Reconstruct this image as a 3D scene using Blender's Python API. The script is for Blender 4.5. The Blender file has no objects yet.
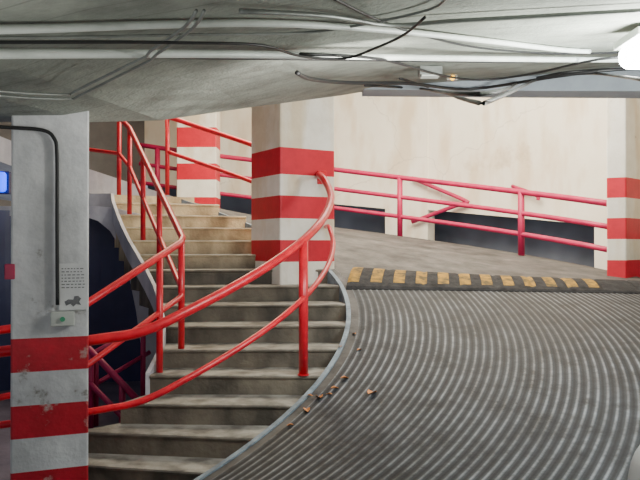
import bpy, bmesh, math, random
from mathutils import Vector, Matrix
from mathutils.bvhtree import BVHTree
random.seed(4)
D=bpy.data; S=bpy.context.scene
CX,CY=-2.15,6.4; K=0.15/9.3; R0=2.4
F=700.0; H=1.6; YH=245.0
def rad(a): return math.radians(a)
def pol(t,r): return (CX+r*math.cos(rad(t)), CY+r*math.sin(rad(t)))
def ramp_z(t,r):
    b=K*(t+62.5) if t<=12 else K*74.5+0.0142*(t-12)
    return b-0.02*(r-2.4)
def rz_xy(x,y):
    return ramp_z(math.degrees(math.atan2(y-CY,x-CX)), math.hypot(x-CX,y-CY))

# ---------------- materials ----------------
def mat(name,c1,c2=None,scale=3.0,rough=0.7,bump=0.1,bscale=20,c3=None,detail=8,metal=0,lo=.35,hi=.65,vs=(1,1,1),stain=None,sfac=.8,spec=.5):
    m=D.materials.new(name); m.use_nodes=True; n=m.node_tree.nodes; l=m.node_tree.links
    b=n['Principled BSDF']; b.inputs['Roughness'].default_value=rough; b.inputs['Metallic'].default_value=metal
    b.inputs['Specular IOR Level'].default_value=spec
    tc=n.new('ShaderNodeTexCoord')
    mp=n.new('ShaderNodeMapping'); mp.inputs['Scale'].default_value=vs; l.new(tc.outputs['Object'],mp.inputs['Vector'])
    nz=n.new('ShaderNodeTexNoise'); nz.inputs['Scale'].default_value=scale; nz.inputs['Detail'].default_value=detail; nz.inputs['Roughness'].default_value=.65
    l.new(mp.outputs['Vector'],nz.inputs['Vector'])
    cr=n.new('ShaderNodeValToRGB'); e=cr.color_ramp.elements
    e[0].position=lo; e[0].color=(*c1,1); e[1].position=hi; e[1].color=(*(c2 or c1),1)
    if c3: 
        k=cr.color_ramp.elements.new(min(.99,hi+.08)); k.color=(*c3,1)
    l.new(nz.outputs['Fac'],cr.inputs['Fac']); out=cr.outputs['Color']
    if stain:
        m2=n.new('ShaderNodeMapping'); m2.inputs['Scale'].default_value=(3,3,.9); l.new(tc.outputs['Object'],m2.inputs['Vector'])
        n3=n.new('ShaderNodeTexNoise'); n3.inputs['Scale'].default_value=1; n3.inputs['Detail'].default_value=7; l.new(m2.outputs['Vector'],n3.inputs['Vector'])
        c2_=n.new('ShaderNodeValToRGB'); q=c2_.color_ramp.elements; q[0].position=.36; q[0].color=(*stain,1); q[1].position=.54; q[1].color=(1,1,1,1)
        l.new(n3.outputs['Fac'],c2_.inputs['Fac'])
        mx=n.new('ShaderNodeMix'); mx.data_type='RGBA'; mx.blend_type='MULTIPLY'; mx.inputs['Factor'].default_value=sfac
        l.new(out,mx.inputs['A']); l.new(c2_.outputs['Color'],mx.inputs['B']); out=mx.outputs['Result']
    l.new(out,b.inputs['Base Color'])
    if bump:
        n2=n.new('ShaderNodeTexNoise'); n2.inputs['Scale'].default_value=bscale; n2.inputs['Detail'].default_value=6
        l.new(tc.outputs['Object'],n2.inputs['Vector'])
        bp=n.new('ShaderNodeBump'); bp.inputs['Strength'].default_value=bump; bp.inputs['Distance'].default_value=.02
        l.new(n2.outputs['Fac'],bp.inputs['Height']); l.new(bp.outputs['Normal'],b.inputs['Normal'])
    return m
def emis(name,c,s):
    m=D.materials.new(name); m.use_nodes=True; b=m.node_tree.nodes['Principled BSDF']
    b.inputs['Base Color'].default_value=(*c,1); b.inputs['Emission Color'].default_value=(*c,1); b.inputs['Emission Strength'].default_value=s
    return m
M_white=mat('white_paint',(.90,.87,.79),(.78,.74,.65),4,.6,.15,30,(.40,.35,.29),stain=(.78,.66,.48))
M_redband=mat('red_band_paint',(.66,.006,.03),(.52,.005,.022),5,.5,.1,30,(.45,.16,.12),hi=.7)
M_white2=mat('white_paint_dirty',(.82,.82,.83),(.64,.64,.66),6,.6,.25,30,(.24,.20,.17),hi=.64,stain=(.70,.70,.70))
M_redband2=mat('red_band_chipped',(.60,.008,.03),(.44,.007,.02),6,.5,.2,30,(.50,.42,.38),hi=.60)
M_rail=mat('red_rail_paint',(.74,.012,.030),(.50,.008,.022),9,.32,.05,30)
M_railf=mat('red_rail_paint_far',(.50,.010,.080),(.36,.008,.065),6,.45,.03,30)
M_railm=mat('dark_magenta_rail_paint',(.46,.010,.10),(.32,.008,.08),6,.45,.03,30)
M_curb=mat('curb_concrete',(.28,.35,.41),(.12,.15,.18),8,.7,.2,40)
M_slabedge=mat('slab_edge_white',(.66,.65,.68),(.50,.49,.52),3,.7,.1,20,stain=(.65,.65,.7))
M_smooth=mat('worn_concrete',(.036,.035,.035),(.115,.108,.104),3.2,.6,.15,25,(.20,.185,.175),spec=.3)
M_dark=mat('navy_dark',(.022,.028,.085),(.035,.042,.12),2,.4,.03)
M_floor=mat('core_floor',(.14,.12,.17),(.08,.07,.11),3,.7,.2)
M_wallL=mat('grey_brown_wall',(.20,.18,.165),(.13,.12,.11),1.2,.8,.08)  # darker grey-brown than the back wall
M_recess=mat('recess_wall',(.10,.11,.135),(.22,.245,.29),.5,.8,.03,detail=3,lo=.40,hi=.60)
M_black=mat('black_cable',(.012,.012,.014),(.02,.02,.02),5,.5,0)
M_pipeW=mat('white_pipe',(.76,.80,.76),(.58,.62,.58),4,.4,0)
M_pipeG=mat('grey_conduit',(.30,.32,.30),(.20,.21,.20),4,.4,0,metal=.3)
M_rubber=mat('bump_rubber',(.014,.014,.016),(.042,.042,.045),9,.85,.3,60,spec=.15)
M_yel=mat('bump_yellow',(.36,.21,.04),(.10,.075,.04),9,.85,.3,60,spec=.15,lo=.4,hi=.6)
M_beam=mat('beam_concrete',(.36,.40,.44),(.27,.30,.34),2,.7,.15)
M_leaf=mat('dry_leaf',(.60,.24,.07),(.38,.14,.04),30,.7,.1)
M_ceil=mat('ceiling_concrete',(.19,.205,.18),(.34,.365,.32),2.4,.8,.3,50,(.24,.25,.22),hi=.6,detail=14)
M_ceilu=mat('upper_ceiling_paint',(.8,.77,.7),(.7,.67,.6),1,.8,.05)
def boards(m):
    n=m.node_tree.nodes; l=m.node_tree.links; b=n['Principled BSDF']; src=b.inputs['Base Color'].links[0].from_socket
    tc=n.new('ShaderNodeTexCoord'); mp=n.new('ShaderNodeMapping'); mp.inputs['Rotation'].default_value=(0,0,.12); l.new(tc.outputs['Object'],mp.inputs['Vector'])
    sx=n.new('ShaderNodeSeparateXYZ'); l.new(mp.outputs['Vector'],sx.inputs[0])
    pp=n.new('ShaderNodeMath'); pp.operation='PINGPONG'; pp.inputs[1].default_value=.10; l.new(sx.outputs['Y'],pp.inputs[0])
    lt=n.new('ShaderNodeMath'); lt.operation='LESS_THAN'; lt.inputs[1].default_value=.005; l.new(pp.outputs[0],lt.inputs[0])
    sc=n.new('ShaderNodeMath'); sc.operation='MULTIPLY'; sc.inputs[1].default_value=.35; l.new(lt.outputs[0],sc.inputs[0])
    mx=n.new('ShaderNodeMix'); mx.data_type='RGBA'; mx.inputs['B'].default_value=(.10,.10,.09,1)
    l.new(sc.outputs[0],mx.inputs['Factor']); l.new(src,mx.inputs['A']); l.new(mx.outputs['Result'],b.inputs['Base Color'])
boards(M_ceil)

def wall_mat():
    m=mat('back_wall_paint',(.90,.84,.71),(.82,.75,.61),.8,.8,.05,12,(.66,.56,.42),hi=.62,stain=(.76,.64,.48),sfac=.6)
    n=m.node_tree.nodes; l=m.node_tree.links; b=n['Principled BSDF']
    src=b.inputs['Base Color'].links[0].from_socket
    tc=n.new('ShaderNodeTexCoord'); nz=n.new('ShaderNodeTexNoise'); nz.inputs['Scale'].default_value=1.4; nz.inputs['Detail'].default_value=5
    l.new(tc.outputs['Object'],nz.inputs['Vector'])
    ab=n.new('ShaderNodeVectorMath'); ab.operation='MULTIPLY_ADD'; ab.inputs[1].default_value=(.9,.9,.9); l.new(nz.outputs['Color'],ab.inputs[0]); l.new(tc.outputs['Object'],ab.inputs[2])
    vo=n.new('ShaderNodeTexVoronoi'); vo.feature='DISTANCE_TO_EDGE'; vo.inputs['Scale'].default_value=.28; l.new(ab.outputs[0],vo.inputs['Vector'])
    lt=n.new('ShaderNodeMath'); lt.operation='LESS_THAN'; lt.inputs[1].default_value=.003; l.new(vo.outputs['Distance'],lt.inputs[0])
    mx=n.new('ShaderNodeMix'); mx.data_type='RGBA'; mx.inputs['B'].default_value=(.45,.38,.30,1)
    sc=n.new('ShaderNodeMath'); sc.operation='MULTIPLY'; sc.inputs[1].default_value=.3; l.new(lt.outputs[0],sc.inputs[0])
    l.new(sc.outputs[0],mx.inputs['Factor']); l.new(src,mx.inputs['A']); l.new(mx.outputs['Result'],b.inputs['Base Color'])
    return m
M_wall=wall_mat()

def stair_mat():
    m=D.materials.new('stair_concrete'); m.use_nodes=True; n=m.node_tree.nodes; l=m.node_tree.links; b=n['Principled BSDF']
    b.inputs['Roughness'].default_value=.75
    tc=n.new('ShaderNodeTexCoord')
    def ns(s,vec=None,d=8):
        a=n.new('ShaderNodeTexNoise'); a.inputs['Scale'].default_value=s; a.inputs['Detail'].default_value=d
        l.new(vec or tc.outputs['Object'],a.inputs['Vector']); return a
    def rp(f,a,b_,p=(.35,.65)):
        r=n.new('ShaderNodeValToRGB'); e=r.color_ramp.elements; e[0].position=p[0]; e[0].color=(*a,1); e[1].position=p[1]; e[1].color=(*b_,1); l.new(f,r.inputs['Fac']); return r
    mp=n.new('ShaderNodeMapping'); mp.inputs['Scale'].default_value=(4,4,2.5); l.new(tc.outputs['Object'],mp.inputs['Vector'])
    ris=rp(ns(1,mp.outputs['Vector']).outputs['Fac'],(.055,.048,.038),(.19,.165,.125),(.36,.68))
    risLit=rp(ns(1,mp.outputs['Vector']).outputs['Fac'],(.34,.25,.14),(.76,.60,.36),(.36,.62))  # upper risers: warm light from above put into the tan colour
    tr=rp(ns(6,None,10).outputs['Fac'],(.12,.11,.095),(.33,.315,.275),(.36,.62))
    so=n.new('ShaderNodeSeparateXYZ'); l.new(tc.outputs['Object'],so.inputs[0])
    mr=n.new('ShaderNodeMapRange'); mr.inputs['From Min'].default_value=1.3; mr.inputs['From Max'].default_value=1.75; l.new(so.outputs['Z'],mr.inputs['Value'])  # height blend from dark lower risers to the painted-lit upper ones
    m0=n.new('ShaderNodeMix'); m0.data_type='RGBA'; l.new(mr.outputs[0],m0.inputs['Factor']); l.new(ris.outputs['Color'],m0.inputs['A']); l.new(risLit.outputs['Color'],m0.inputs['B'])
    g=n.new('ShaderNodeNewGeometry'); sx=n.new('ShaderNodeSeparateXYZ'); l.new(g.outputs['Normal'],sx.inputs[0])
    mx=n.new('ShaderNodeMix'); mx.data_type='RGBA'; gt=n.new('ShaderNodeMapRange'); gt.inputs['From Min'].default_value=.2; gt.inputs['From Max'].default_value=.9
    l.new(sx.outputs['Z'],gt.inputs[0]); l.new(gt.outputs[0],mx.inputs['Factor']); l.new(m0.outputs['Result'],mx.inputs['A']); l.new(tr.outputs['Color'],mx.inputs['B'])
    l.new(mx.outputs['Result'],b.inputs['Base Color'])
    bp=n.new('ShaderNodeBump'); bp.inputs['Strength'].default_value=.4; bp.inputs['Distance'].default_value=.02; l.new(ns(25).outputs['Fac'],bp.inputs['Height']); l.new(bp.outputs['Normal'],b.inputs['Normal'])
    return m
M_stair=stair_mat()
SP=.062
def groove_mat():
    m=D.materials.new('grooved_concrete'); m.use_nodes=True; n=m.node_tree.nodes; l=m.node_tree.links; b=n['Principled BSDF']
    tc=n.new('ShaderNodeTexCoord')
    sub=n.new('ShaderNodeVectorMath'); sub.operation='SUBTRACT'; sub.inputs[1].default_value=(CX,CY,0); l.new(tc.outputs['Object'],sub.inputs[0])
    mu=n.new('ShaderNodeVectorMath'); mu.operation='MULTIPLY'; mu.inputs[1].default_value=(1,1,0); l.new(sub.outputs[0],mu.inputs[0])
    ln=n.new('ShaderNodeVectorMath'); ln.operation='LENGTH'; l.new(mu.outputs[0],ln.inputs[0])
    dv=n.new('ShaderNodeMath'); dv.operation='MULTIPLY_ADD'; dv.inputs[1].default_value=1/SP; dv.inputs[2].default_value=-2.5/SP; l.new(ln.outputs['Value'],dv.inputs[0])
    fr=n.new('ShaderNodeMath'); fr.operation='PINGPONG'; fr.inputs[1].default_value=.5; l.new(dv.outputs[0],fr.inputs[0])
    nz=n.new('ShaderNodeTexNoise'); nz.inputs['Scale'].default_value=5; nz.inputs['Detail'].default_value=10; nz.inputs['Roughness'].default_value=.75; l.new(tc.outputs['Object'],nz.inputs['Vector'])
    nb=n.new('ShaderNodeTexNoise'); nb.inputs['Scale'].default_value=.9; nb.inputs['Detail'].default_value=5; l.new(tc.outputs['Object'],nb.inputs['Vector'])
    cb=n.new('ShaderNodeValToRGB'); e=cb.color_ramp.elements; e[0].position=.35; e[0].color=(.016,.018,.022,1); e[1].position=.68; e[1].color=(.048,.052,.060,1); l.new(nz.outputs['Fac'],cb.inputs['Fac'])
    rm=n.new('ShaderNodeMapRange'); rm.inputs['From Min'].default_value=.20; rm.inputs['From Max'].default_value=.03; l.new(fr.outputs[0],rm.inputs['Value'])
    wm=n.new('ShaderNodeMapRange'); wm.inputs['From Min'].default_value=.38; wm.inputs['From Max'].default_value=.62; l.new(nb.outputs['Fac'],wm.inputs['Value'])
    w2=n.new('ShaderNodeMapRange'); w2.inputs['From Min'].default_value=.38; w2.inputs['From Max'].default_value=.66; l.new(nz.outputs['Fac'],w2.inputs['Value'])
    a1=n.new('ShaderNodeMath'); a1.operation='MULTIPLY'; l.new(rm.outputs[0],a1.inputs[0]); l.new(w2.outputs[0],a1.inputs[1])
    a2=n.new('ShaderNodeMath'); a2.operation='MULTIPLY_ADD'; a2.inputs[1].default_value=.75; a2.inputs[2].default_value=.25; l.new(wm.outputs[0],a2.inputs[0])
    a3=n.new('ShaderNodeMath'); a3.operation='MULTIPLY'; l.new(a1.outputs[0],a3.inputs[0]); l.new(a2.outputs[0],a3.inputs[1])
    mx=n.new('ShaderNodeMix'); mx.data_type='RGBA'; mx.inputs['B'].default_value=(.25,.28,.31,1)  # pale ridge lines: highlights and worn sheen put into the colour
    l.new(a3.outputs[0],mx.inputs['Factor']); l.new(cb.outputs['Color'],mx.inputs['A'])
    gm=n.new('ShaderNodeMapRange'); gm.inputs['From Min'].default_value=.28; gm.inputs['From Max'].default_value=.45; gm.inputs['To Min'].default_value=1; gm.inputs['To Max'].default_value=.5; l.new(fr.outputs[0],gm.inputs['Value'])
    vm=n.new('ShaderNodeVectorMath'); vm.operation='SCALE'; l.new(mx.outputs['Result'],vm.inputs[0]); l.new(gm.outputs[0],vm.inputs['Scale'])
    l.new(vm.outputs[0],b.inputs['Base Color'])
    rr=n.new('ShaderNodeMapRange'); rr.inputs['To Min'].default_value=.65; rr.inputs['To Max'].default_value=.36; l.new(rm.outputs[0],rr.inputs['Value']); l.new(rr.outputs[0],b.inputs['Roughness'])
    b.inputs['Specular IOR Level'].default_value=.3
    bp=n.new('ShaderNodeBump'); bp.inputs['Strength'].default_value=.45; bp.inputs['Distance'].default_value=.012; l.new(nz.outputs['Fac'],bp.inputs['Height']); l.new(bp.outputs['Normal'],b.inputs['Normal'])
    return m
M_groove=groove_mat()

# ---------------- helpers ----------------
def link(o): S.collection.objects.link(o); return o
def mesh(name,vs,fs,mats,mi=None,parent=None,smooth=False,fix=True):
    me=D.meshes.new(name); me.from_pydata([tuple(v) for v in vs],[],fs)
    for m in (mats if isinstance(mats,(list,tuple)) else [mats]): me.materials.append(m)
    if mi:
        for p,i in zip(me.polygons,mi): p.material_index=i
    if fix:
        bm=bmesh.new(); bm.from_mesh(me); bmesh.ops.recalc_face_normals(bm,faces=bm.faces); bm.to_mesh(me); bm.free()
    if smooth:
        for p in me.polygons: p.use_smooth=True
    o=link(D.objects.new(name,me))
    if parent: o.parent=parent
    return o
def empty(name,label,cat,loc=(0,0,0)):
    e=link(D.objects.new(name,None)); e["label"]=label; e["category"]=cat; e.empty_display_size=.1
    return e
def tag(o,label,cat,group=None):
    o["label"]=label; o["category"]=cat
    if group: o["group"]=group
    return o
def struct(o): o["kind"]="structure"; return o
def prism(name,poly,zs,mats,mi,parent=None,bevel=.008):
    n=len(poly); vs=[]; fs=[]; ids=[]
    for z in zs: vs+=[(x,y,z) for x,y in poly]
    for k in range(len(zs)-1):
        for i in range(n):
            j=(i+1)%n; fs.append((k*n+i,k*n+j,(k+1)*n+j,(k+1)*n+i)); ids.append(mi[k])
    fs.append(tuple(range(n))); ids.append(mi[0]); fs.append(tuple((len(zs)-1)*n+i for i in range(n))); ids.append(mi[-1])
    o=mesh(name,vs,fs,mats,ids,parent)
    if bevel:
        b=o.modifiers.new('b','BEVEL'); b.width=bevel; b.segments=2; b.limit_method='ANGLE'; b.angle_limit=rad(50)
    return o
def spline(pts,n=8):
    P=[Vector(p) for p in pts]
    if len(P)<3: return P
    out=[]
    for i in range(len(P)-1):
        p0=P[max(0,i-1)];p1=P[i];p2=P[i+1];p3=P[min(len(P)-1,i+2)]
        for k in range(n):
            t=k/n
            out.append(.5*((2*p1)+(p2-p0)*t+(2*p0-5*p1+4*p2-p3)*t*t+(3*p1-p0-3*p2+p3)*t**3))
    out.append(P[-1]); return out
def tubedata(P,r,seg=12):
    P=[Vector(p) for p in P]; vs=[];fs=[]
    up=Vector((0,0,1)); prev=None
    for i,p in enumerate(P):
        a=P[max(0,i-1)]; b=P[min(len(P)-1,i+1)]; t=(b-a).normalized()
        if prev is None:
            ref=up if abs(t.z)<.9 else Vector((1,0,0)); u=t.cross(ref).normalized()
        else:
            u=(prev-t*prev.dot(t)).normalized()
        prev=u; w=t.cross(u)
        for k in range(seg):
            a_=2*math.pi*k/seg; vs.append(p+u*math.cos(a_)*r+w*math.sin(a_)*r)
    for i in range(len(P)-1):
        for k in range(seg):
            j=(k+1)%seg; fs.append((i*seg+k,i*seg+j,(i+1)*seg+j,(i+1)*seg+k))
    fs.append(tuple(range(seg))); fs.append(tuple((len(P)-1)*seg+k for k in range(seg)))
    return vs,fs
def tube(name,P,r,m,parent=None,seg=12):
    vs,fs=tubedata(P,r,seg); return mesh(name,vs,fs,m,None,parent,True)
def box(name,c,s,m,parent=None,rz=0,bevel=.004,bs=2):
    x,y,z=[a/2 for a in s]; R=Matrix.Rotation(rz,3,'Z')
    vs=[Vector(c)+R@Vector((a*x,b*y,d*z)) for a in(-1,1) for b in(-1,1) for d in(-1,1)]
    fs=[(0,1,3,2),(4,6,7,5),(0,4,5,1),(2,3,7,6),(0,2,6,4),(1,5,7,3)]
    o=mesh(name,vs,fs,m,None,parent)
    if bevel:
        b=o.modifiers.new('b','BEVEL'); b.width=bevel; b.segments=bs
    return o
def W(px,py,d): return Vector(((px-320)/F*d,d,H-(py-YH)/F*d))

# ---------------- ramp ----------------
def build_ramp():
    ths=[-130+1.5*i for i in range(95)]
    vs=[];fs=[];mi=[]
    rs=[]; r=2.5
    prof=[(0,0),(.10,-.0005),(.20,-.0022),(.30,-.0032),(.70,-.0032),(.80,-.0022),(.90,-.0005)]
    while r<7.6:
        for a,b in prof: rs.append((r+a*SP,b))
        r+=SP
    n=len(rs)
    for t in ths:
        for r,dz in rs:
            x,y=pol(t,r); vs.append((x,y,ramp_z(t,r)+dz))
    for i in range(len(ths)-1):
        for j in range(n-1):
            fs.append((i*n+j,i*n+j+1,(i+1)*n+j+1,(i+1)*n+j)); mi.append(0)
    base=len(vs)
    t2=[10+2.5*i for i in range(57)]; r2=[2.5+ (6.3-2.5)*i/10 for i in range(11)]
    for t in t2:
        for r in r2:
            x,y=pol(t,r); vs.append((x,y,ramp_z(t,r)-.001))
        for r in reversed(r2):
            x,y=pol(t,r); vs.append((x,y,ramp_z(t,r)-.30))
    m=22
    for i in range(len(t2)-1):
        for j in range(m):
            k=(j+1)%m
            fs.append((base+i*m+j,base+i*m+k,base+(i+1)*m+k,base+(i+1)*m+j)); mi.append(1 if j<10 else 2)
    fs.append(tuple(base+j for j in range(m))); mi.append(2)
    o=mesh('floor',vs,fs,[M_groove,M_smooth,M_slabedge],mi,fix=False)
    bm=bmesh.new(); bm.from_mesh(o.data); bmesh.ops.recalc_face_normals(bm,faces=bm.faces)
    for f in bm.faces:
        if f.material_index in(0,1) and f.normal.z<0: f.normal_flip()
        if f.material_index==0: f.smooth=True
    bm.to_mesh(o.data); bm.free()
    struct(o)
build_ramp()
def ring(name,t0,t1,step,r0,r1,zb,zt,m,mi=0):
    vs=[];fs=[];n=int(round((t1-t0)/step))
    for i in range(n+1):
        t=t0+(t1-t0)*i/n
        a=pol(t,r0);b=pol(t,r1); zb_=zb(t);zt_=zt(t)
        vs+=[(*a,zb_),(*b,zb_),(*b,zt_),(*a,zt_)]
    for i in range(n):
        for j in range(4):
            k=(j+1)%4; fs.append((i*4+j,i*4+k,i*4+4+k,i*4+4+j))
    fs.append((0,1,2,3)); fs.append(tuple(n*4+j for j in range(4)))
    return mesh(name,vs,fs,m)
c=ring('trim_1',-100,80,2,2.39,2.43,lambda t:ramp_z(t,2.5)-.3,lambda t:ramp_z(t,2.5)+.010,M_curb); struct(c)
c=ring('trim_3',-100,80,2,2.43,2.51,lambda t:ramp_z(t,2.5)-.3,lambda t:ramp_z(t,2.5)-.003,M_smooth); struct(c)
vs=[(*pol(t,2.41),-.08) for t in range(-180,180,6)]
fl=mesh('floor_core',vs,[tuple(range(len(vs)))],M_floor); struct(fl)

# ---------------- stairs ----------------
INN={1:(-1.95,4.72),2:(-1.68,4.90),3:(-1.45,5.10),4:(-1.31,5.40),5:(-1.28,5.7),6:(-1.33,6.05),7:(-1.44,6.4),8:(-1.57,6.72),9:(-1.72,7.0),10:(-1.88,7.27),11:(-2.03,7.5),12:(-2.17,7.75),13:(-2.29,7.97),14:(-2.39,8.15),15:(-2.46,8.35)}
INN[0]=(-2.2,4.45)
def th(n): return -62.5+9.3*n
stairs=empty('staircase','worn concrete winding stairs between the ramp and stairwell','stairs')
for n in range(0,15):
    z=.15*n
    i0=INN[n]; i1=INN[n+1]; arc=[pol(th(n)+9.3*k/4,R0) for k in range(5)]
    d=Vector((arc[0][1]-i0[1], -(arc[0][0]-i0[0]))).normalized()
    ov=Vector((-d.x,-d.y))*.04
    back=[(arc[-1][0]+ov.x,arc[-1][1]+ov.y),(i1[0]+ov.x,i1[1]+ov.y)]
    poly=[i0]+arc+back
    zb=-.09 if n<4 else z-.38
    N=len(poly)
    def fr_(k,off,z_):   # front edge pulled forward/back for a rounded nosing
        out=[]
        for q,(x,y) in enumerate(poly):
            if q in(0,1): out.append((x+d.x*off,y+d.y*off,z_))
            else: out.append((x,y,z_))
        return out
    layers=[fr_(0,0,zb),fr_(0,0,z-.03),fr_(0,.010,z-.024),fr_(0,.012,z-.014),fr_(0,.007,z-.004),fr_(0,-.006,z)]
    vs=[p for L in layers for p in L]; fs=[tuple(range(N)),tuple((len(layers)-1)*N+i for i in range(N))]
    for a in range(len(layers)-1):
        for i in range(N): fs.append((a*N+i,a*N+(i+1)%N,(a+1)*N+(i+1)%N,(a+1)*N+i))
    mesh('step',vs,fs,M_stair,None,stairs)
poly=[INN[15]]+[pol(t,2.5) for t in range(77,106,4)]+[(-3.1,8.5)]
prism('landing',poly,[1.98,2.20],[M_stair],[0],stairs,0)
pts=[INN[i] for i in range(4,16)]+[(-3.1,8.5)]
vs=[];fs=[]
for i,p in enumerate(pts):
    n=min(4+i,15); z=.15*n-(.05 if n==15 else 0); dep=.20
    q=Vector(p); a=(q.x-.03,q.y-.02)
    vs+=[(q.x,q.y,z-dep),(q.x,q.y,z+.015),(a[0],a[1],z+.015),(a[0],a[1],z-dep)]
for i in range(len(pts)-1):
    for j in range(4):
        k=(j+1)%4; fs.append((i*4+j,i*4+k,i*4+4+k,i*4+4+j))
fs+=[(0,1,2,3),tuple((len(pts)-1)*4+j for j in range(4))]
mesh('stringer',vs,fs,M_slabedge,None,stairs)

# ---------------- walls ----------------
def cz(t): return 5.6
w=ring('wall_back',56.5,63,1.6,7.4,7.7,lambda t:-1.5,cz,M_wall); struct(w)
w=ring('wall_back_side',63,100,2,7.4,7.7,lambda t:ramp_z(t,6)+.42,cz,M_wall); struct(w)
w=ring('wall_far',-10,56.5,2,7.42,7.7,lambda t:ramp_z(t,6)+.47,cz,M_wall); struct(w)
w=ring('wall_far_pier',27,33,2,7.45,7.7,lambda t:-1.5,lambda t:2.6,M_wall); struct(w)
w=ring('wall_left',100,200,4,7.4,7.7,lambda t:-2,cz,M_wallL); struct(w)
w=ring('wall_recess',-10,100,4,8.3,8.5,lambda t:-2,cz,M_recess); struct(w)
w=ring('wall_right',-75,-10,4,8.2,8.4,lambda t:-2,lambda t:3.6,M_wall); struct(w)
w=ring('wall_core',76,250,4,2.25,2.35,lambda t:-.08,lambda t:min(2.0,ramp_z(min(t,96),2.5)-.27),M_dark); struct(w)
arcp=[(-60,216),(60,216),(86,217),(98,221),(110,231),(121,249),(129,276),(136,310),(141,345),(145,400),(145,424)]
outp=[(-60,206),(60,206),(95,206),(115,208),(140,214),(152,235),(160,265),(165,300),(168,345),(170,400),(170,424)]
vs=[];fs=[]
for (a,b),(c_,d_) in zip(arcp,outp):
    for dd in(8.12,8.2):
        p=W(a,b,8.12); q=W(c_,d_,8.12); vs+=[(p.x,dd,max(-.08,p.z)),(q.x,dd,max(-.08,q.z))]
for i in range(len(arcp)-1):
    k=i*4; fs+=[(k,k+1,k+5,k+4),(k+2,k+6,k+7,k+3),(k,k+4,k+6,k+2),(k+1,k+3,k+7,k+5)]
w=mesh('wall_stairwell',vs,fs,M_slabedge); struct(w)
vs=[(*pol(t,8.8),5.6) for t in range(-20,200,5)]
c=mesh('ceiling_upper',vs,[tuple(range(len(vs)))],M_ceilu); struct(c)

# ---------------- pillars ----------------
def stripe_zs(zb,zt,edges,first_red):
    zs=[zb]+edges+[zt]; mi=[]; r=first_red
    for _ in range(len(zs)-1): mi.append(1 if r else 0); r=not r
    return zs,mi
Kp=Vector((-.40,7.03)); e1=Vector((.555,.325)); e2=Vector((-.35,.56))
poly=[tuple(Kp),tuple(Kp+e1),tuple(Kp+e1+e2),tuple(Kp+e2)]
zs,mi=stripe_zs(.9,5.0,[1.43,1.65,1.87,2.10,2.315,2.587],False)
col=prism('pillar',poly,zs,[M_white,M_redband],mi,bevel=.015)
tag(col,'square concrete column with red and white bands beside the stairs','pillar')
ang=math.atan2(1.45,3.75)
fc=Vector((-1.443,3.75)); dv=Vector((-math.sin(ang),math.cos(ang))); rv=Vector((dv.y,-dv.x)); hw=.195
NP=lambda s,b,z: Vector((fc.x+rv.x*s+dv.x*b, fc.y+rv.y*s+dv.y*b, z))
poly=[tuple((fc+rv*a+dv*b)) for a,b in((-hw,0),(hw,0),(hw-.01,.33),(-hw+.01,.33))]
edges=[.22,.40,.577,.75,.927,1.105]
zs,mi=stripe_zs(-.35,2.38,edges,False)
near=prism('pillar',poly,zs,[M_white2,M_redband2],mi,bevel=.01)
tag(near,'chipped white pillar with red bands, conduit and paper notice','pillar')
P0=Vector((3.42,8.35))
poly=[tuple(P0),tuple(P0+Vector((.19,-.10))),tuple(P0+Vector((.62,.32))),tuple(P0+Vector((.40,.62)))]
zs,mi=stripe_zs(.9,5.0,[1.42,1.67,1.92,2.16,2.40],True)
rp=prism('pillar',poly,zs,[M_white,M_redband],mi,bevel=.015)
tag(rp,'red and white banded pillar where the far railing ends','pillar')
c0=Vector((-2.12,12.0))
poly=[(c0.x-.34,c0.y),(c0.x+.34,c0.y),(c0.x+.34,c0.y+.5),(c0.x-.34,c0.y+.5)]
zs,mi=stripe_zs(2.0,5.4,[2.2,2.42,2.72,3.0,3.28,3.62],False)
fp=prism('pillar',poly,zs,[M_white,M_redband],mi,bevel=.015)
tag(fp,'distant white pillar with red bands behind the stairs','pillar')

# ---------------- railings ----------------
def hz(t):
    return K*(t+62.5)+1.05 if t>-62.5 else 1.05+(t+62.5)*.004
rail=empty('stair_railing','bright red curved tubular handrail along the stair edge','railing')
top=[( *pol(t,2.25),hz(t)) for t in range(-120,4,4)]+[( *pol(6,2.23),2.17),( *pol(9,2.2),2.25),(-.01,7.1,2.31),(.02,7.25,2.32)]
low=[( *pol(t,2.27),hz(t)-.43) for t in range(-120,4,4)]+[( *pol(6,2.27),1.70),( *pol(9,2.27),1.76),(.08,7.1,1.79),(.06,7.27,1.79)]
tube('top_rail',spline(top,3),.033,M_rail,rail,16); tube('mid_rail',spline(low,3),.022,M_rail,rail,14)
for t,zb in((-26.5,.6),(-73,-.08),(-112,-.08)):
    x,y=pol(t,2.26); tube('post',[(x,y,zb),(x,y,hz(t))],.036,M_rail,rail)
    v,f=tubedata([(x,y,zb),(x,y,zb+.008)],.045,16); mesh('base_plate',v,f,M_rail,None,rail)
box('end_plate',(.02,7.26,2.3),(.1,.03,.14),M_rail,rail,rz=.53)
r2=empty('stair_railing','red tubular handrail on the upper stair edge behind the column','railing')
P=[( *pol(t,2.34),ramp_z(t,2.4)+.98) for t in range(36,90,6)]
tube('top_rail',spline(P,3),.030,M_rail,r2); tube('mid_rail',spline([(a,b,c-.44) for a,b,c in P],3),.026,M_rail,r2)
for t in(50,84):
    x,y=pol(t,2.34); tube('post',[(x,y,ramp_z(t,2.4)+.0),(x,y,ramp_z(t,2.4)+.98)],.027,M_rail,r2)
ri=empty('stairwell_railing','red angular tubular handrail on the stairwell side of the stairs','railing')
pts=[(-2.6,4.25,.98),(-1.78,4.80,1.08),(-1.13,5.68,1.62),(-1.15,5.85,1.66),(-2.17,7.97,2.93),(-2.42,8.42,3.14),(-3.1,8.62,3.25)]
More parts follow.
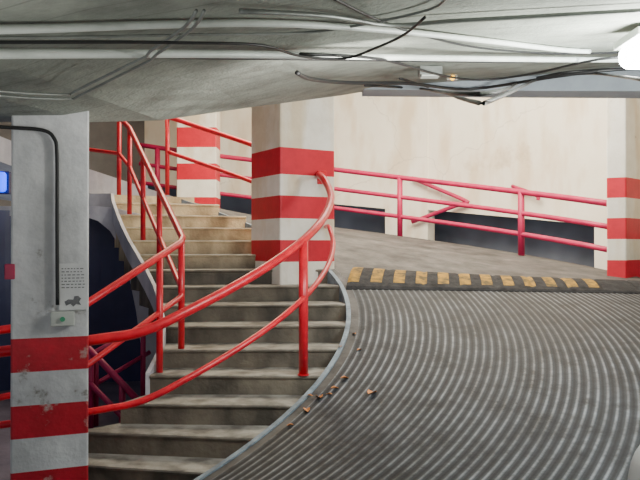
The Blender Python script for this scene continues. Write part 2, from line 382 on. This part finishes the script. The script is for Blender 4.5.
tube('top_rail',pts,.029,M_rail,ri); tube('mid_rail',[(a,b,c-.44) for a,b,c in pts],.023,M_rail,ri)
def seg(f,i): 
    a=Vector(pts[i]);b=Vector(pts[i+1]); return a.lerp(b,f)
for i,f,zb in((1,.0,-.08),(1,.80,.42),(2,.4,.75),(3,.36,1.2),(3,.68,1.65),(4,.0,1.95),(5,.0,2.2),(5,1,2.2)):
    p=seg(f,i); tube('post',[(p.x,p.y,zb),(p.x,p.y,p.z)],.027,M_rail,ri)
rl=empty('lower_railing','dark magenta tubular railing sloping down inside the stairwell','railing')
a0,a1=W(60,318,6.7),W(142,404,6.1); b0,b1=W(60,352,6.7),W(138,432,6.1)
tube('top_rail',[a0,a1],.030,M_railm,rl); tube('mid_rail',[b0,b1],.026,M_railm,rl)
for f in(.40,.78):
    p=a0.lerp(a1,f); tube('post',[(p.x,p.y,-.08),(p.x,p.y,p.z)],.030,M_railm,rl)
rl2=empty('lower_railing','dark magenta tubular railing rising beside the stairwell floor','railing')
a0,a1=W(60,372,6.3),W(150,322,6.9); b0,b1=W(60,405,6.3),W(150,352,6.9)
tube('top_rail',[a0,a1],.026,M_railm,rl2); tube('mid_rail',[b0,b1],.022,M_railm,rl2)
for f in(.38,.92):
    p=a0.lerp(a1,f); tube('post',[(p.x,p.y,-.08),(p.x,p.y,p.z)],.026,M_railm,rl2)
rf=empty('ramp_railing','pinkish red three-bar railing along the outer ramp edge','railing')
def rdz(t): return -.08+.15*(t-20)/50 if t<70 else .07
for h,r,nm in((.93,.042,'top_rail'),(.62,.036,'mid_rail'),(.31,.036,'bottom_rail')):
    P=[( *pol(t,6.1),ramp_z(t,6.1)+h+rdz(t)*(h/.93)) for t in range(20,101,5)]
    tube(nm,P,r,M_railf,rf,10)
for t in(35,55.5,76,97):
    x,y=pol(t,6.1); tube('post',[(x,y,ramp_z(t,6.1)-.01),(x,y,ramp_z(t,6.1)+.95+rdz(t))],.046,M_railf,rf,10)
rb=empty('return_railing','red folded handrail mounted on the back wall','railing')
def onw(px,py,r=7.3):
    u=(px-320)/F
    lo,hi=10,90
    for _ in range(50):
        m_=(lo+hi)/2; x,y=pol(m_,r)
        if x/y>u: lo=m_
        else: hi=m_
    x,y=pol(lo,r); return Vector((x,y,H-(py-YH)/F*y))
A=[onw(412,178),onw(462,199),onw(466,203),onw(455,206),onw(412,222)]
tube('rail',spline(A,4),.036,M_railf,rb,10)
A=[onw(512,186),onw(536,195),onw(538,200)]
rb2=empty('wall_handrail','short bent red handrail stub on the back wall','railing')
tube('rail',spline(A,4),.030,M_railf,rb2,10)
for e,p in((rb,onw(440,189,7.36)),(rb2,onw(525,192,7.36))):
    q=Vector(p); d=Vector((CX-q.x,CY-q.y,0)).normalized()
    tube('bracket',[q+d*.05,q-d*.06],.02,M_railf,e,8)

# ---------------- speed bump ----------------
u=Vector((math.cos(rad(10)),math.sin(rad(10)))); t_=Vector((-u.y,u.x))
C0=Vector((CX,CY)); vs=[];fs=[];mi=[]
prof=[(0,0),(.03,.018),(.10,.030),(.19,.042),(.29,.048),(.39,.048),(.49,.040),(.57,.026),(.64,0)]
NP_=len(prof)
NS=90; L0,L1=2.44,5.95
for i in range(NS+1):
    s=L0+(L1-L0)*i/NS
    for q_,(w_,h_) in enumerate(prof):
        bow=-.10*((i/NS)**2)
        p=C0+u*(s+w_*.35)+t_*(w_+bow); vs.append((p.x,p.y,rz_xy(p.x,p.y)+h_+.004-(.010 if i%10==0 and h_>.02 else 0)))
    for w_,h_ in reversed(prof):
        p=C0+u*(s+w_*.35)+t_*(w_-.10*((i/NS)**2)); vs.append((p.x,p.y,rz_xy(p.x,p.y)-.03))
m_=2*NP_
for i in range(NS):
    for j in range(m_):
        k=(j+1)%m_; fs.append((i*m_+j,i*m_+k,(i+1)*m_+k,(i+1)*m_+j))
        mi.append(1 if (j in(2,3,4,5,6) and i%6 in(0,1,2) and i<69) else 0)
fs+=[tuple(range(m_)),tuple(NS*m_+j for j in range(m_))]; mi+=[0,0]
o=mesh('speed_bump',vs,fs,[M_rubber,M_yel],mi); tag(o,'black rubber speed bump with faded yellow bars across the ramp','speed bump')

# ---------------- ceiling ----------------
far=[(-5.5,3.4,2.23),(-2,3.75,2.26),(-1.35,4.1,2.32),(-1.05,4.6,2.42),(-.58,5.6,2.70),(.19,6.5,2.99),(.53,6.7,3.09),(1.6,6.55,3.13),(2.88,6.3,3.2),(5,5.9,3.3)]
nearx=[-5.5,-2.4,-2.0,-1.6,-1.0,-.2,.4,1.4,2.6,5]
vs=[];fs=[];NR=14
for (x,y,z),nx in zip(far,nearx):
    for j in range(NR+1):
        f=j/NR; vs.append((nx+(x-nx)*f, -2+(y+2)*f, 1.96+(z-1.96)*f))
n=NR+1
for i in range(len(far)-1):
    for j in range(NR): fs.append((i*n+j,i*n+j+1,(i+1)*n+j+1,(i+1)*n+j))
bvh=BVHTree.FromPolygons([Vector(v) for v in vs],fs)
NV=len(vs); vs2=vs+[(a,b,c+.3) for a,b,c in vs]; fs2=list(fs)+[tuple(NV+k for k in reversed(f)) for f in fs]
fi=[i*n+NR for i in range(len(far))]
for a,b in zip(fi[:-1],fi[1:]): fs2.append((a,b,NV+b,NV+a))
ce=mesh('ceiling',vs2,fs2,M_ceil,smooth=False); struct(ce)
def beam(name,pts,w,m):
    vs=[];fs=[]
    for x,y,zb,zt in pts: vs+=[(x,y-w,zb),(x,y+.02,zb),(x,y+.02,zt),(x,y-w,zt)]
    for i in range(len(pts)-1):
        for j in range(4):
            k=(j+1)%4; fs.append((i*4+j,i*4+k,i*4+4+k,i*4+4+j))
    fs+=[(0,1,2,3),tuple((len(pts)-1)*4+j for j in range(4))]
    return mesh(name,vs,fs,m)
b=beam('trim_2',[(.40,6.66,3.02,3.3),(1.6,6.57,2.99,3.4),(2.88,6.32,2.93,3.5),(5,5.92,2.84,3.6)],.28,M_beam); struct(b)
def cp(px,py,off=.02):
    d=Vector(((px-320)/F,1,-(py-YH)/F)).normalized()
    h=bvh.ray_cast(Vector((0,0,H)),d)
    p=h[0] if h[0] else Vector((0,0,H))+d*3
    return p-Vector((0,0,off))
def run(name,label,cat,pix,r,m,off=None,sm=4):
    P=[cp(a,b,off if off is not None else r+.004) for a,b in pix]
    return tag(tube(name,spline(P,sm),r,m,None,10),label,cat)
run('water_pipe','white painted pipe running under the ceiling','pipe',[(-60,24),(60,22),(160,19),(270,18),(380,25),(480,36),(560,46),(590,48)],.015,M_pipeW)
run('water_pipe','long pale pipe fixed to the ceiling beside cables','pipe',[(-60,38),(80,40),(240,43),(330,46),(470,50),(600,52),(670,52)],.018,M_pipeW,.05)
run('conduit','thin grey conduit bending across the ceiling','pipe',[(-40,66),(30,74),(68,76),(74,73),(130,44),(146,36),(150,30),(184,4),(196,-15)],.006,M_pipeG,.08,2)
run('conduit','thin grey conduit beside its twin across the ceiling','pipe',[(-40,71),(30,79),(70,81),(78,78),(134,49),(151,40),(156,34),(192,6),(204,-15)],.006,M_pipeG,.08,2)
run('cable','black cable clipped across the ceiling','cable',[(-40,8),(100,12),(180,15),(262,20),(300,34),(345,38),(380,24),(405,10),(425,-10)],.006,M_black,.10)
run('cable','sagging black cable under the ceiling','cable',[(297,58),(312,66),(350,71),(410,73),(470,80),(545,68),(600,60),(660,56)],.013,M_black,.08)
run('cable','thin black cable beside the white pipe','cable',[(-40,46),(80,48),(200,51),(330,54),(430,56),(500,57),(560,57),(650,57)],.007,M_black,.03)
run('cable','loose black cable near the beam','cable',[(365,80),(420,84),(480,84),(520,78),(560,68),(610,64)],.010,M_black,.04)
run('cable','second black cable tied along the pale pipe','cable',[(300,38),(380,45),(440,64),(480,70),(530,64),(600,47),(660,44)],.008,M_black,.075)
run('cable','thin black cable near the lamp','cable',[(330,-10),(372,12),(420,30),(480,44),(560,50),(650,48)],.006,M_black,.02)
run('cable','tangled black cable drooping by the beam','cable',[(400,70),(440,84),(470,86),(500,82),(540,72),(590,66),(660,66)],.009,M_black,.06)
run('cable','thin grey cable along the board joint','cable',[(-40,31),(90,31),(200,29),(300,28),(360,20),(430,4),(450,-12)],.006,M_pipeG,.02)
run('conduit','grey conduit below the slab edge','pipe',[(240,2),(330,8),(390,18),(450,14),(520,10),(660,2)],.010,M_pipeG,.03)
jb=empty('junction_box','small grey junction box among the ceiling cables','electrical box')
q=cp(430,66,.04); box('housing',q,(.16,.12,.06),M_pipeG,jb); box('cover',(q.x,q.y-.0,q.z-.034),(.13,.09,.01),M_pipeW,jb)
fx=empty('fluorescent_light','large lit white fluorescent fitting on the ceiling','lamp')
q=cp(643,26,.13)
box('housing',(q.x+.22,q.y,q.z+.065),(.62,.30,.04),M_pipeW,fx,rz=.0)
box('diffuser',(q.x+.20,q.y-.01,q.z-.01),(.58,.28,.13),emis('tube_glow',(1,.98,.95),40),fx,bevel=.06,bs=5)
q=cp(452,75,.03)
al=empty('warning_lamp','tiny lit amber indicator lamp among the cables','lamp')
box('housing',(q.x,q.y,q.z+.01),(.09,.05,.05),M_pipeG,al)
tube('bulb',[(q.x,q.y-.02,q.z+.0),(q.x,q.y-.05,q.z+.0)],.018,emis('amber',(1,.5,.02),4),al)

# ---------------- near pillar fittings ----------------
cd=tag(tube('conduit',spline([NP(-.5,-.02,2.215),NP(-.2,-.02,2.215),NP(-.04,-.02,2.21),NP(.015,-.02,2.17),NP(.03,-.02,2.08),NP(.032,-.02,1.7),NP(.035,-.02,1.28)],6),.010,M_black,None,10),'black conduit bent down the face of the pillar','conduit')
sw=empty('switch_box','small grey wall switch box with green button on the pillar','switch')
M_sw=mat('switch_plastic',(.62,.64,.60),(.52,.54,.5),5,.5,0)
box('housing',NP(.06,-.022,1.205),(.12,.045,.075),M_sw,sw,rz=ang)
v,f=tubedata([NP(.06,-.044,1.205),NP(.06,-.055,1.205)],.013,14); mesh('button',v,f,mat('green_button',(.05,.35,.18),None,5,.4,0),None,sw)
sg=empty('notice','white paper notice with faded black print taped to the pillar','sign')
box('sheet',NP(.115,-.005,1.375),(.145,.006,.25),mat('paper',(.72,.72,.72),(.62,.62,.63),5,.8,0),sg,rz=ang,bevel=0)
vs=[];fs=[]
def stroke(s0,s1,z0,z1):
    b=len(vs); vs.extend([NP(s0,-.0095,z0),NP(s1,-.0095,z0),NP(s1,-.0095,z1),NP(s0,-.0095,z1)]); fs.append((b,b+1,b+2,b+3))
for r_ in range(7):
    s=.055
    while s<.165:
        w_=random.uniform(.006,.018); stroke(s,min(s+w_,.175),1.470-r_*.017,1.475-r_*.017); s+=w_+.007
M_ink=mat('faded_ink',(.10,.10,.11),(.2,.2,.21),30,.8,0)
mesh('print',vs,fs,M_ink,None,sg,fix=False)
cc=[(.0,.0),(.02,.012),(.045,.01),(.05,.028),(.07,.03),(.085,.015),(.075,-.002),(.085,-.02),(.06,-.014),(.045,-.028),(.03,-.012),(.008,-.022)]
mesh('emblem',[NP(.07+a,-.0095,1.295+b) for a,b in cc],[tuple(range(len(cc)))],M_ink,None,sg,fix=False)
fb=tag(box('alarm_box',NP(-.2,.02,1.46),(.05,.06,.08),M_railf,None,rz=ang),'small red box fixed to the edge of the pillar','alarm')
bl=empty('blue_lamp','small glowing blue lamp on the dark wall','lamp')
p=W(-1,182,5.2)
M_bg=emis('blue_glow',(.0,.05,1.0),4)
box('lens',(p.x,p.y,p.z),(.10,.06,.15),M_bg,bl,bevel=.025,bs=4)
box('housing',(p.x,p.y+.055,p.z),(.12,.05,.17),M_dark,bl)
tube('bracket',[(p.x,p.y+.06,p.z),(p.x-.25,p.y+.06,p.z),(p.x-.25,p.y+.06,-.08)],.012,M_dark,bl)

# ---------------- leaves ----------------
base=None
spots=[(372,393,1.5),(319,397,1.3),(307,410,1.2),(345,378,1.0),(335,388,.9),(359,350,.7),(340,348,.7),(290,425,.7),(329,394,.7),(354,334,.7),(310,397,.7)]
def ramp_hit(px,py):
    d=2.0
    while d<9:
        p=W(px,py,d)
        if p.z<=rz_xy(p.x,p.y)+.003: return p
        d+=.005
for px,py,s in spots:
    p=ramp_hit(px,py)
    pr=[(-.5,0,.0),(-.3,.2,.15),(-.05,.28,.3),(.2,.2,.15),(.5,0,.05),(.2,-.2,.2),(-.05,-.28,.35),(-.3,-.2,.2)]
    if base is None:
        vs=[(0,0,0)]+[(a*.075,b*.075,c*.05) for a,b,c in pr]+[(-.055,.002,.004)]
        fs=[(0,i,i%8+1) for i in range(1,9)]
        base=mesh('dry_leaf',vs,fs,M_leaf,fix=False); o=base
    else: o=base.copy(); link(o)
    rr=math.hypot(p.x-CX,p.y-CY)
    z=rz_xy(p.x,p.y)+(.014 if rr<2.46 else .003)
    o.location=(p.x,p.y,z); o.rotation_euler=(.1,.1,random.uniform(0,6)); o.scale=(s,s,s)
    tag(o,'small curled orange-brown dry leaf lying by the curb','leaf','dry leaves on the ramp')

# ---------------- car ----------------
car=empty('car','silver car on the ramp with only its front corner showing','car')
M_car=mat('car_paint',(.84,.86,.88),(.80,.82,.84),2,.25,0,metal=.0)
M_glass=mat('car_glass',(.02,.025,.03),None,2,.1,0)
sec=[(-2.0,.55,.30,.62),(-1.95,.74,.22,.82),(-1.3,.82,.2,.9),(-.2,.84,.2,.9),(.8,.84,.2,.88),(1.35,.82,.2,.78),(1.75,.74,.22,.66),(1.95,.55,.28,.52)]
vs=[];fs=[]
for y,hw_,zb,zt in sec:
    for a,b in((-1,0),(-1,.55),(-.9,.9),(-.55,1),(.55,1),(.9,.9),(1,.55),(1,0),(.8,-.1),(-.8,-.1)):
        vs.append((a*hw_,y,zb+(zt-zb)*b))
for i in range(len(sec)-1):
    for j in range(10):
        k=(j+1)%10; fs.append((i*10+j,i*10+k,i*10+10+k,i*10+10+j))
fs+=[tuple(range(10)),tuple(70+j for j in range(10))]
bd=mesh('body',vs,fs,M_car,None,car,True); sm=bd.modifiers.new('s','SUBSURF'); sm.levels=sm.render_levels=2
cab=[(-1.75,.6,.84,.9),(-1.3,.66,.86,1.3),(-.4,.66,.86,1.42),(.3,.64,.86,1.36),(1.0,.62,.8,.86)]
vs=[];fs=[]
for y,hw_,zb,zt in cab:
    vs+=[(-hw_-.08,y,zb),(-hw_+.06,y,zt),(hw_-.06,y,zt),(hw_+.08,y,zb)]
for i in range(4):
    for j in range(4):
        k=(j+1)%4; fs.append((i*4+j,i*4+k,i*4+4+k,i*4+4+j))
fs+=[(0,1,2,3),(16,17,18,19)]
cb=mesh('cabin_glass',vs,fs,M_glass,None,car)
vs=[(-.6,-1.25,1.29),(.6,-1.25,1.29),(.6,-.4,1.42),(-.6,-.4,1.42),(-.58,.25,1.37),(.58,.25,1.37)]
vs+=[(a,b,c+.025) for a,b,c in vs]
mesh('roof',vs,[(0,1,2,3),(3,2,5,4),(6,7,8,9),(9,8,11,10),(0,1,7,6),(1,2,8,7),(2,5,11,8),(5,4,10,11),(4,3,9,10),(3,0,6,9)],M_car,None,car)
for sx in(-1,1):
    for y in(-1.25,1.25):
        v,f=tubedata([(sx*.66,y,.3),(sx*.84,y,.3)],.3,28); mesh('wheel',v,f,M_rubber,None,car)
        v,f=tubedata([(sx*.80,y,.3),(sx*.85,y,.3)],.19,20); mesh('hubcap',v,f,M_pipeW,None,car)
    v,f=tubedata([(sx*.56,1.5,.54),(sx*.52,1.79,.49)],.08,18); mesh('headlight',v,f,M_glass,None,car,True)
    box('bumper_guard',(sx*.66,1.72,.34),(.16,.16,.07),M_black,car,bevel=.03)
    box('mirror',(sx*.9,.55,.95),(.16,.08,.11),M_black,car,bevel=.02)
cx_,cy_=2.065,1.22
yaw=rad(2)
fwd=Vector((-math.sin(yaw),math.cos(yaw),0)); rgt=Vector((fwd.y,-fwd.x,0))
def gz(v): return rz_xy(v.x,v.y)
c_=Vector((cx_,cy_,0)); 
f3=Vector((*(fwd*2.5).xy,gz(c_+fwd*1.25)-gz(c_-fwd*1.25))).normalized()
r3=Vector((*(rgt*1.5).xy,gz(c_+rgt*.75)-gz(c_-rgt*.75))).normalized()
u3=r3.cross(f3).normalized(); r3=f3.cross(u3)
Mx=Matrix((r3,f3,u3)).transposed().to_4x4(); Mx.translation=Vector((cx_,cy_,gz(c_)+.01)); car.matrix_world=Mx

# ---------------- lights ----------------
wd=D.worlds.new('World'); S.world=wd; wd.use_nodes=True
bg=wd.node_tree.nodes['Background']; bg.inputs[0].default_value=(.80,.88,1,1); bg.inputs[1].default_value=.5
def area(loc,target,size,e,col=(1,1,1),sy=None):
    L=D.lights.new('area','AREA'); L.energy=e; L.color=col; L.size=size
    if sy: L.shape='RECTANGLE'; L.size_y=sy
    o=link(D.objects.new('area_light',L)); o.location=loc
    o.rotation_euler=(Vector(target)-Vector(loc)).to_track_quat('-Z','Y').to_euler(); return o
area((1.5,9.0,5.3),(2.0,10.8,1.8),4,900,(1,.93,.78))
area((-1.6,9.6,5.2),(-1.6,8.5,2),2,180,(1,.84,.56))
area((2.2,4.0,2.5),(1.5,5.4,.6),.7,40,(.82,.92,1),1.0)
area((.3,3.6,2.2),(-.1,7.2,2.0),.4,30,(1,.97,.9),.6)
area((1.9,3.4,2.1),(1.6,3.8,4),.4,150,(.97,1,.93),.8)
area((-1.0,1.8,1.5),(-.9,3.4,3.5),.8,6,(1,1,.93),1.2)

# ---------------- camera ----------------
cam=D.cameras.new('Camera'); co=link(D.objects.new('Camera',cam)); co.location=(0,0,H)
cam.sensor_width=36; cam.lens=F/640*36; cam.clip_start=.05
co.rotation_euler=(rad(90)+math.atan(5/F),0,0); S.camera=co
